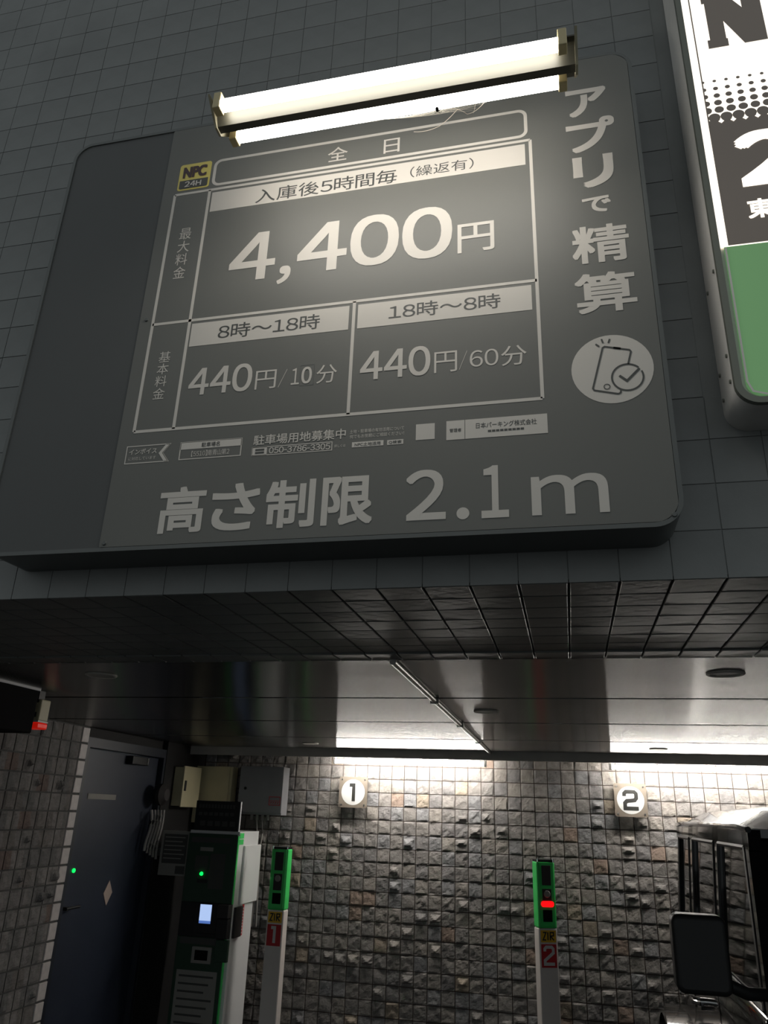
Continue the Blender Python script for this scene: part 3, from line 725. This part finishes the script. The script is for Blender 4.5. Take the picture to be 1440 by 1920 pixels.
# ================================================================== CAMERA POSTS
def post(x, y, rz, n, label):
    W, D, H = .062, .09, 1.645
    t = thing('parking_post', (x, y, 0), label, 'post', 'numbered camera posts', rz)
    F0 = -D / 2
    def b(name, m, x0, x1, y0, y1, z0, z1, bev=0.0): return MB().box(x0 + x, x1 + x, y0 + y, y1 + y, z0, z1, bev).build(name, m, t)
    b('base_plate', 'steel', -.09, .09, -.08, .08, 0, .012, .003)
    b('body', 'postwhite', -W, W, F0, D / 2, .012, 1.245, .008)
    b('head', 'green', -W, W, F0, D / 2, 1.2452, H - .012, .008)
    b('top_cap', 'black', -W + .004, W - .004, F0 + .004, D / 2 - .004, H - .014, H)
    for sx in (-1, 1):
        mb = MB(); mb.cyl((x + sx * (W - .009), y + F0 + .004, H - .013), (x + sx * (W - .009), y + F0 + .004, H + .006), .005, seg=8); mb.build('cap_screw', 'chrome', t, True)
    b('face_panel', 'green', -W + .012, W - .012, F0 - .004, F0 + .01, 1.256, H - .016, .002)
    yf = F0 - .004
    for k, (z0, z1) in enumerate(((1.494, 1.612), (1.368, 1.473), (1.283, 1.351))):
        wn = b('window', 'grille' if k != 2 else 'blackmatt', -.031, .031, yf - .003, yf + .004, z0, z1, .002)
        if k == 1:
            mb = MB(); mb.cyl((x, y + yf - .003, z1 - .030), (x, y + yf - .010, z1 - .030), .022, .018, 16)
            mb.build('camera_lens', 'paper', wn, True)
            if n == 2:
                mb = MB(); mb.prism(rrect(x - .042, z0 + .000, x + .042, z0 + .034, .016), lambda u, v, d: (u, y + yf - .003 - d, v), 0, .006)
                tag(mb.build('vacancy_lamp', 'led_r', wn), 'glowing red lamp')
    ys = b('yellow_sticker', 'yellow', -.050, .050, F0 - .001, F0 + .005, 1.166, 1.234)
    mb = MB(); Yp = y + F0 - .0018
    for q in ([(-.036, 1.222), (-.016, 1.222), (-.036, 1.180), (-.016, 1.180)], [(-.004, 1.224), (-.004, 1.178)], [(.012, 1.178), (.012, 1.222), (.034, 1.222), (.034, 1.204), (.014, 1.202), (.036, 1.178)]):
        stroke_y(mb, Yp, [(x + a, c) for a, c in q], .008)
    mb.build('sticker_print', 'numeral', ys)
    rs = b('red_sticker', 'red', -.050, .050, F0 - .001, F0 + .005, 1.026, 1.156)
    mb = MB()
    if n == 1: stroke_y(mb, Yp, [(x - .022, 1.137), (x + .004, 1.137), (x + .004, 1.044)], .020)
    else: stroke_y(mb, Yp, [(x - .028, 1.116), (x - .028, 1.130), (x - .018, 1.140), (x + .018, 1.140), (x + .028, 1.130), (x + .028, 1.108), (x - .028, 1.066), (x - .028, 1.046), (x + .036, 1.046)], .018)
    mb.build('numeral', 'disc', rs)
post(-2.034, 5.645, 0.0, 1, 'white post with green head and red number 1 sticker beside the payment machine')
post(-.202, 5.645, R(22), 2, 'white post with green head, glowing red lamp and number 2 sticker')

# ================================================================== PAYMENT MACHINE
pm = thing('payment_machine', (-2.51, 5.69, 0), 'tall parking payment machine with dark green front and small lit screen', 'payment machine')
MX0, MX1, MY0, MY1, MH = -2.705, -2.318, 5.52, 5.885, 1.735
box('plinth', 'blackmatt', pm, MX0 + .02, MX1 - .02, MY0 + .02, MY1 - .01, 0, .06)
box('cabinet', 'white', pm, MX0, MX1, MY0, MY1, .06, MH, .004)
dru = box('upper_door', 'green_d', pm, MX0 + .004, MX1 - .004, MY0 - .022, MY0, 1.272, MH - .02, .004)
drl = box('lower_door', 'green_d', pm, MX0 + .004, MX1 - .030, MY0 - .022, MY0, .08, 1.060, .004)
box('front_plate', 'black', pm, MX0 + .004, MX1 - .004, MY0 - .018, MY0, 1.0605, 1.2715)
box('green_edge', 'green', pm, MX1 - .004, MX1 + .002, MY0 - .024, MY0 - .004, 1.272, MH - .03)
box('green_edge', 'green', pm, MX1 - .030, MX1 - .022, MY0 - .024, MY0 - .004, .08, 1.060)
YM = MY0 - .0225
rect_y('title_strip', 'paper_d', dru, YM, MX0 + .03, 1.655, MX1 - .06, 1.69, .001)
rect_y('instruction_card', 'paper', dru, YM, -2.60, 1.60, -2.50, 1.625, .001)
rect_y('instruction_card', 'paper_d', dru, YM, -2.63, 1.47, -2.53, 1.57, .001); rect_y('instruction_card', 'paper_d', dru, YM, -2.515, 1.36, -2.40, 1.585, .001)
rect_y('note_slot', 'black', dru, YM, -2.60, 1.395, -2.52, 1.42, .003)
rect_y('title_strip', 'paper_d', pm, MY0 - .0225, MX0 + .03, 1.016, MX1 - .06, 1.056, .001)
mb = MB(); mb.cyl((-2.571, YM, 1.453), (-2.571, YM - .012, 1.453), .013, .010, 16); tag(mb.build('button_lamp', 'led_g', dru, True), 'glowing green button')
bz = box('screen_bezel', 'black', pm, -2.585, -2.40, MY0 - .034, MY0 - .018, 1.085, 1.27, .003)
s = rect_y('screen', 'screen', bz, MY0 - .0345, -2.546, 1.163, -2.460, 1.263, .001); rect_y('screen_bar', 'screen_b', bz, MY0 - .0345, -2.546, 1.146, -2.460, 1.1628, .001)
box('card_reader', 'grille', pm, -2.395, MX1 + .004, MY0 - .085, MY0 - .018, 1.19, 1.272, .004)
box('card_reader', 'black', pm, -2.40, MX1 + .004, MY0 - .075, MY0 - .018, 1.065, 1.185, .004)
box('reader_side', 'grille', pm, MX1, MX1 + .020, MY0 + .02, MY0 + .14, 1.06, 1.25, .003)
rl = box('red_label', 'red', pm, MX1, MX1 + .004, MY0 + .165, MY0 + .195, 1.06, 1.255)
for k in range(9): box('label_print', 'disc', rl, MX1 + .004, MX1 + .0046, MY0 + .174, MY0 + .186, 1.072 + k * .019, 1.083 + k * .019)
ct = box('coin_tray', 'paper', pm, -2.575, -2.43, MY0 - .036, MY0 - .020, .905, 1.005, .004); box('tray_mouth', 'blackmatt', ct, -2.550, -2.455, MY0 - .0375, MY0 - .035, .925, .985)
box('reader_foot', 'green_d', pm, -2.40, MX1 + .010, MY0 - .05, MY0 - .0225, .925, 1.055, .003)
ish = rect_y('instruction_sheet', 'paper', pm, MY0 - .0225, MX0 + .03, .30, MX1 - .06, .86, .001)
for k in range(11): rect_y('sheet_print', 'paper_d', ish, MY0 - .0236, MX0 + .05, .82 - k * .045, MX1 - .085 - .03 * (k % 3), .832 - k * .045, .0004)
box('side_panel', 'white', pm, MX1, MX1 + .016, MY0 + .085, MY1 + .03, 1.262, 1.642, .003)
box('side_mark', 'green', pm, MX1, MX1 + .002, MY0 + .004, MY0 + .075, 1.69, 1.725); box('side_mark', 'green', pm, MX1, MX1 + .002, MY0 + .004, MY0 + .075, 1.65, 1.684)

tb = thing('machine_top_board', (-2.51, 5.53, MH), 'dark lettered board standing on top of the payment machine', 'sign')
bd = box('board', 'black', tb, -2.685, -2.338, 5.526, 5.540, MH, 1.935, .002)
box('white_edge', 'white', tb, -2.338, -2.333, 5.524, 5.542, MH, 1.935)
for k, (n_, z0, z1) in enumerate(((12, 1.885, 1.912), (7, 1.835, 1.858), (5, 1.765, 1.800))):
    for i in range(n_):
        w_ = .29 / n_; x0 = -2.66 + i * w_ + (0 if k < 2 else .02)
        rect_y('board_print', 'paper_d', bd, 5.5258, x0, z0, x0 + w_ * .72, z1, .0006)

nb = thing('notice_frame', (-2.80, 5.545, 1.42), 'framed grey notice sheet between the left wall and the payment machine', 'notice')
box('frame', 'paper', nb, -2.935, -2.708, 5.54, 5.556, 1.425, 1.722, .003)
rect_y('notice_sheet', 'paper_d', nb, 5.5395, -2.915, 1.505, -2.728, 1.70, .001); rect_y('notice_sheet', 'paper_d', nb, 5.5395, -2.80, 1.438, -2.728, 1.49, .001)
for k in range(6): rect_y('notice_print', 'paper', nb, 5.5382, -2.905, 1.675 - k * .028, -2.745 - .02 * (k % 2), 1.682 - k * .028, .0004)
box('bracket', 'frame_grey', nb, XL - .001, -2.93, 5.541, 5.555, 1.55, 1.60)

# electrical boxes in the dark corner
eb = thing('electrical_box', (-2.37, YB, 1.88), 'grey steel electrical box on the back wall above the payment machine', 'electrical box')
EX0, EX1, EY0, EZ0, EZ1 = -2.555, -2.190, 5.975, 1.865, 2.205
box('case', 'greybox', eb, EX0 + .006, EX1 - .004, EY0 + .022, YB - .036, EZ0 - .015, EZ1, .003)
ed_ = box('door', 'greybox', eb, EX0, EX1, EY0, EY0 + .016, EZ0, EZ1, .003)
box('seal', 'blackmatt', eb, EX0 + .01, EX1 - .010, EY0 + .016, EY0 + .022, EZ0 + .004, EZ1 - .004)
mb = MB(); mb.cyl((EX0 + .055, EY0, 2.04), (EX0 + .055, EY0 - .006, 2.04), .011, seg=14); mb.build('lock', 'black', ed_, True)
mb = MB(); ring_y(mb, EY0 - .0002, rrect(EX1 - .105, 1.92, EX1 - .012, 1.985, .002, 1), rrect(EX1 - .100, 1.925, EX1 - .017, 1.980, .002, 1), .0008); stroke_y(mb, EY0 - .0002, [(EX1 - .10, 1.953), (EX1 - .02, 1.953)], .004)
for k in range(4): stroke_y(mb, EY0 - .0002, [(EX1 - .093 + k * .019, 1.934), (EX1 - .082 + k * .019, 1.945)], .006)
mb.build('warning_label', 'red', ed_)
for k in range(4):
    mb = MB(); mb.cyl((-2.46 + k * .045, 6.06, EZ0 - .015), (-2.46 + k * .045, 6.06, EZ0 - .055), .012, seg=10); mb.build('cable_gland', 'cable', eb, True)
for k, x in enumerate((-2.415, -2.37)):
    mb = MB(); mb.tube([(x, 6.06, EZ0 - .05), (x + .01, 6.06, EZ0 - .15), (x + .04 - .05 * k, 6.08, EZ0 - .28), (x + .05 - .08 * k, 6.10, EZ0 - .8)], .007, 8); mb.build('cable', 'cable', eb, True)

eb2 = thing('electrical_box', (-2.80, YB, 1.78), 'shadowed cream electrical box on the back wall in the corner', 'electrical box')
box('case', 'cream', eb2, -2.942, -2.640, 6.02, YB - .036, 1.78, 2.20, .004); ed2 = box('door', 'cream', eb2, -2.948, -2.660, 6.003, 6.02, 1.775, 2.20, .003)
box('handle', 'black', ed2, -2.925, -2.905, 5.992, 6.003, 2.02, 2.10, .003)
eb3 = thing('electrical_box', (XL, 5.79, 1.88), 'small lit cream electrical box on the left wall in the corner', 'electrical box')
box('case', 'cream', eb3, XL, -2.885, 5.655, 5.925, 1.892, 2.172, .003); ed3 = box('door', 'cream', eb3, -2.885, -2.872, 5.645, 5.935, 1.885, 2.180, .003)
box('handle', 'black', ed3, -2.872, -2.864, 5.665, 5.690, 2.00, 2.075, .003)

bl = thing('alarm_bell', (XL, 5.42, 1.965), 'dark round alarm bell on the left wall beyond the door', 'bell')
mb = MB()
mb.cyl((XL, 5.42, 1.965), (XL + .03, 5.42, 1.965), .045, seg=24); mb.build('mount', 'black', bl, True)
mb = MB(); mb.cyl((XL + .03, 5.42, 1.965), (XL + .055, 5.42, 1.965), .075, .075, 28); mb.cyl((XL + .055, 5.42, 1.965), (XL + .085, 5.42, 1.965), .075, .04, 28); mb.build('gong', 'grille', bl, True)
rnd3 = random.Random(11)
for k in range(5):
    y0 = 5.34 + k * .042; pts = []
    for i in range(9):
        f = i / 8; pts.append((XL + .02 + .008 * math.sin(f * 5), y0 + .012 * math.sin(f * 5 + k * .35), 1.86 - .27 * f - (.015 * k * f)))
    mb = MB(); mb.tube(pts, .0095, 8)
    tag(mb.build('hanging_cable', 'cable', None, True), ('leftmost', 'second from left', 'middle', 'second from right', 'rightmost')[k] + ' pale cable of the bundle below the alarm bell', 'cable', 'cables on the left wall')

# ceiling box with white edge and a warning lamp at the far left
sb = thing('ceiling_box', (-2.4, 2.6, CZ - .2), 'black box under the ceiling at far left with white upper edge', 'box')
box('housing', 'blackmatt', sb, -2.62, -2.20, 2.31, 2.90, CZ - .185, CZ, .006); box('white_edge', 'white', sb, -2.20, -2.194, 2.31, 2.90, CZ - .010, CZ)
wl_ = thing('warning_lamp', (-2.29, 2.98, CZ - .14), 'small beige warning lamp with a red lens under the ceiling', 'lamp')
box('bracket', 'cartrim', wl_, -2.275, -2.235, 2.95, 2.99, CZ - .05, CZ)
box('lamp_body', 'cream', wl_, -2.295, -2.222, 2.955, 3.02, CZ - .125, CZ - .035, .004)
rect_y('label_print', 'paper_d', wl_, 2.955, -2.284, CZ - .110, -2.236, CZ - .090, .0006)
box('lens_rim', 'white', wl_, -2.297, -2.220, 2.953, 3.022, CZ - .132, CZ - .125); box('lens', 'redlens', wl_, -2.293, -2.224, 2.957, 3.03, CZ - .158, CZ - .132, .006)
mb = MB(); mb.tube([(-2.295, 2.99, CZ - .08), (-2.37, 2.98, CZ - .13), (-2.40, 2.93, CZ - .17), (-2.40, 2.89, CZ - .12)], .012, 8); mb.build('cable', 'blackmatt', wl_, True)

# ================================================================== PARKED CAR
car = thing('car', (1.52, 4.1, 0), 'glossy black boxy off-road car parked facing out at the right edge', 'car')
CX0, CX1 = .625, 2.415
def profile(name, pts, x0, x1, m, bev=0.0, par=None, smooth=True):
    bm = bmesh.new(); vs_ = [bm.verts.new((x0, a, b)) for a, b in pts]; f = bm.faces.new(vs_)
    ex = bmesh.ops.extrude_face_region(bm, geom=[f]); bmesh.ops.translate(bm, verts=[g for g in ex['geom'] if isinstance(g, bmesh.types.BMVert)], vec=(x1 - x0, 0, 0))
    bmesh.ops.recalc_face_normals(bm, faces=bm.faces[:])
    if bev: bmesh.ops.bevel(bm, geom=bm.edges[:], offset=bev, segments=3, affect='EDGES', profile=0.5)
    return MB().bm(bm).build(name, m, par or car, smooth)
def arch(yc, r, z0): return [(yc - r * math.cos(R(a)), z0 + r * math.sin(R(a))) for a in range(0, 181, 15)]
WYF, WYR, WR = 2.80, 5.22, .40
low = [(2.05, .55)] + arch(WYF, .46, .45) + arch(WYR, .46, .45) + [(5.93, .50), (5.96, 1.0), (5.96, 1.27), (3.36, 1.27), (3.32, 1.20), (2.16, 1.12), (2.06, 1.02)]
body = profile('body', low, CX0, CX1, 'carpaint', .018)
profile('hood', [(2.10, 1.10), (3.38, 1.18), (3.40, 1.235), (2.40, 1.185), (2.14, 1.145)], CX0 + .18, CX1 - .18, 'carpaint', .012)
# greenhouse: loft from belt to gutter, built from pillars, headers and panes
GB, GT = 1.262, 1.885
def gp(s, y, z):     # a point on the side of the greenhouse; s=0 left flank, 1 right flank
    k = (z - GB) / (GT - GB); xi = .648 + .048 * k
    return xi if s == 0 else CX0 + CX1 - xi
def side_quad(mb, s, pts, th, inset=0.0):
    sg_ = 1 if s == 0 else -1
    o_ = [(gp(s, a, b) + sg_ * inset, a, b) for a, b in pts]; i_ = [(p[0] + sg_ * th, p[1], p[2]) for p in o_]
    n = len(pts); mb.add(o_ + i_, [tuple(range(n)), tuple(range(2 * n - 1, n - 1, -1))] + [(i, (i + 1) % n, n + (i + 1) % n, n + i) for i in range(n)])
for s in (0, 1):
    for nm, pts in (('pillar', [(3.40, GB), (3.50, GB), (3.745, GT), (3.64, GT)]), ('pillar', [(4.32, GB), (4.47, GB), (4.47, GT), (4.32, GT)]),
                    ('pillar', [(5.18, GB), (5.36, GB), (5.36, GT), (5.18, GT)]), ('pillar', [(5.84, GB), (5.96, GB), (5.93, GT), (5.80, GT)])):
        mb = MB(); side_quad(mb, s, pts, .05); mb.build(nm, 'carpaint', car)
    mb = MB(); side_quad(mb, s, [(3.60, GT - .075), (5.95, GT - .075), (5.95, GT), (3.62, GT)], .05); mb.build('window_header', 'carpaint', car)
    for pts in ([(3.48, GB + .01), (4.33, GB + .01), (4.33, GT - .07), (3.70, GT - .07)], [(4.46, GB + .01), (5.19, GB + .01), (5.19, GT - .07), (4.46, GT - .07)], [(5.35, GB + .01), (5.85, GB + .01), (5.82, GT - .07), (5.35, GT - .07)]):
        mb = MB(); side_quad(mb, s, pts, .006, .012); sw = mb.build('side_window', 'carglass', car)
        mb = MB()
        for i in range(4):
            a, b = Vector((*pts[i], 0)), Vector((*pts[(i + 1) % 4], 0)); 
            mb.tube([(gp(s, a.x, a.y) + (.004 if s == 0 else -.004), a.x, a.y), (gp(s, b.x, b.y) + (.004 if s == 0 else -.004), b.x, b.y)], .011, 6)
        mb.build('window_seal', 'cartrim', sw)
    x = gp(s, 0, GT); sg_ = -1 if s == 0 else 1
    mb = MB(); mb.tube([(x, 3.60, GT + .000), (x + sg_ * .012, 3.75, GT + .010), (x + sg_ * .014, 4.6, GT + .016), (x + sg_ * .014, 5.6, GT + .012), (x, 5.93, GT + .004)], .013, 8); mb.build('rain_gutter', 'carpaint', car, True)
bm = bmesh.new()
n1, n2 = 12, 14; grid = []
for j in range(n2 + 1):
    row = []
    y = 3.60 + (5.95 - 3.60) * j / n2
    for i in range(n1 + 1):
        u = i / n1 * 2 - 1; v = j / n2 * 2 - 1
        x = (CX0 + CX1) / 2 + u * .825
        z = GT + .004 + .105 * (1 - abs(u) ** 5) ** .6 * (1 - abs(v) ** 7) ** .6 + .012 * (1 - u * u)
        row.append(bm.verts.new((x, y, z)))
    grid.append(row)
for j in range(n2):
    for i in range(n1): bm.faces.new((grid[j][i], grid[j][i + 1], grid[j + 1][i + 1], grid[j + 1][i]))
roof = MB().bm(bm).build('roof', 'carpaint', car, True)
box('roof_base', 'carpaint', car, .70, 2.34, 3.62, 5.94, GT - .03, GT + .004)
mb = MB(); mb.add([(.655, 3.405, GB), (2.385, 3.405, GB), (2.34, 3.65, GT), (.70, 3.65, GT), (.66, 3.415, GB), (2.38, 3.415, GB), (2.335, 3.66, GT), (.705, 3.66, GT)], [(0, 1, 2, 3), (7, 6, 5, 4), (0, 4, 5, 1), (1, 5, 6, 2), (2, 6, 7, 3), (3, 7, 4, 0)])
mb.build('windscreen', 'carglass', car)
mb = MB(); mb.add([(.66, 5.955, GB), (2.38, 5.955, GB), (2.34, 5.94, GT), (.70, 5.94, GT), (.66, 5.945, GB), (2.38, 5.945, GB), (2.34, 5.93, GT), (.70, 5.93, GT)], [(0, 1, 2, 3), (7, 6, 5, 4), (0, 4, 5, 1), (1, 5, 6, 2), (2, 6, 7, 3), (3, 7, 4, 0)])
mb.build('rear_window', 'carglass', car)
for x0, x1 in ((.44, CX0 + .01), (CX1 - .01, 2.60)):          # wheel arch flares
    for yc in (WYF, WYR):
        o_ = [(yc - .56 * math.cos(R(a)) * (1 if 1 else 1), .45 + .50 * math.sin(R(a))) for a in range(0, 181, 12)]
        i_ = [(yc - .46 * math.cos(R(a)), .45 + .455 * math.sin(R(a))) for a in range(180, -1, -12)]
        n = len(o_) ; v = [(x0, *p) for p in o_] + [(x0, *p) for p in reversed(i_)] + [(x1, *p) for p in o_] + [(x1, *p) for p in reversed(i_)]
        f = []
        for i in range(n - 1):
            f += [(i, i + 1, n + i + 1, n + i), (2 * n + i, 3 * n + i, 3 * n + i + 1, 2 * n + i + 1), (i, 2 * n + i, 2 * n + i + 1, i + 1), (n + i, n + i + 1, 3 * n + i + 1, 3 * n + i)]
        f += [(0, n, 3 * n, 2 * n), (n - 1, 3 * n - 1, 4 * n - 1, 2 * n - 1)]
        MB().add(v, f).build('wheel_flare', 'carpaint', car, True)
for x0, x1 in ((.47, .71), (2.33, 2.57)):
    for yc in (WYF, WYR):
        mb = MB(); mb.cyl((x0, yc, WR), (x1, yc, WR), WR, seg=32); wh = mb.build('tyre', 'rubber', car, True)
        xo = x0 - .004 if x0 < 1 else x1 + .004
        mb = MB(); mb.cyl((xo, yc, WR), (xo + (.02 if x0 < 1 else -.02), yc, WR), .235, seg=24); mb.build('rim', 'steel', wh, True)
for s, x in ((0, CX0), (1, CX1)):
    d = -1 if s == 0 else 1
    for yh in (4.16, 5.02):
        mb = MB(); mb.prism(rrect(yh - .075, .985, yh + .075, 1.045, .02), lambda a, b, t: (x + d * t, a, b), -.002, .012); hp = mb.build('handle_plate', 'chrome', car, True)
        mb = MB(); mb.tube([(x + d * .012, yh - .062, 1.015), (x + d * .045, yh - .045, 1.02), (x + d * .045, yh + .045, 1.02), (x + d * .012, yh + .062, 1.015)], .011, 8); mb.build('door_handle', 'chrome', hp, True)
    for ys in (3.42, 4.395, 5.27): box('door_gap', 'blackmatt', car, *(sorted((x + d * .0008, x - d * .004))), ys - .004, ys + .004, .62, 1.25)
    xm0, xm1 = (.335, .525) if s == 0 else (CX0 + CX1 - .525, CX0 + CX1 - .335)
    mb = MB(); mb.prism(rrect(xm0, 1.335, xm1, 1.590, .030), lambda a, b, t: (a, 3.30 + t, b), 0, .10)
    bm = bmesh.new(); me_ = mb
    mi = mb.build('mirror_shell', 'cartrim', car, True)
    md = mi.modifiers.new('bevel', 'BEVEL'); md.width = .018; md.segments = 3; md.limit_method = 'ANGLE'
    rr = MB(); rr.prism(rrect(xm0 + .012, 1.347, xm1 - .012, 1.578, .024), lambda a, b, t: (a, 3.40 + t, b), 0, .003); rr.build('mirror_glass', 'chrome', mi)
    xa, xb = (xm1 - .02, CX0 + .03) if s == 0 else (xm0 + .02, CX1 - .03)
    mb = MB(); mb.tube([(xa, 3.36, 1.37), ((xa + xb) / 2, 3.38, 1.34), (xb, 3.45, 1.33)], .022, 10); mb.build('mirror_arm', 'cartrim', car, True)
box('bumper', 'cartrim', car, .60, 2.44, 1.93, 2.07, .45, .68, .02); box('bumper', 'cartrim', car, .60, 2.44, 5.93, 6.03, .45, .66, .02)
gr = box('grille', 'cartrim', car, 1.02, 2.02, 2.03, 2.06, .75, 1.03, .01)
for k in range(7): box('grille_slot', 'blackmatt', gr, 1.10 + k * .12, 1.16 + k * .12, 2.022, 2.032, .78, 1.00)
for x in (.86, 2.18):
    mb = MB(); mb.cyl((x, 2.045, .90), (x, 2.02, .90), .095, .085, 28); mb.build('headlamp', 'chrome', car, True)
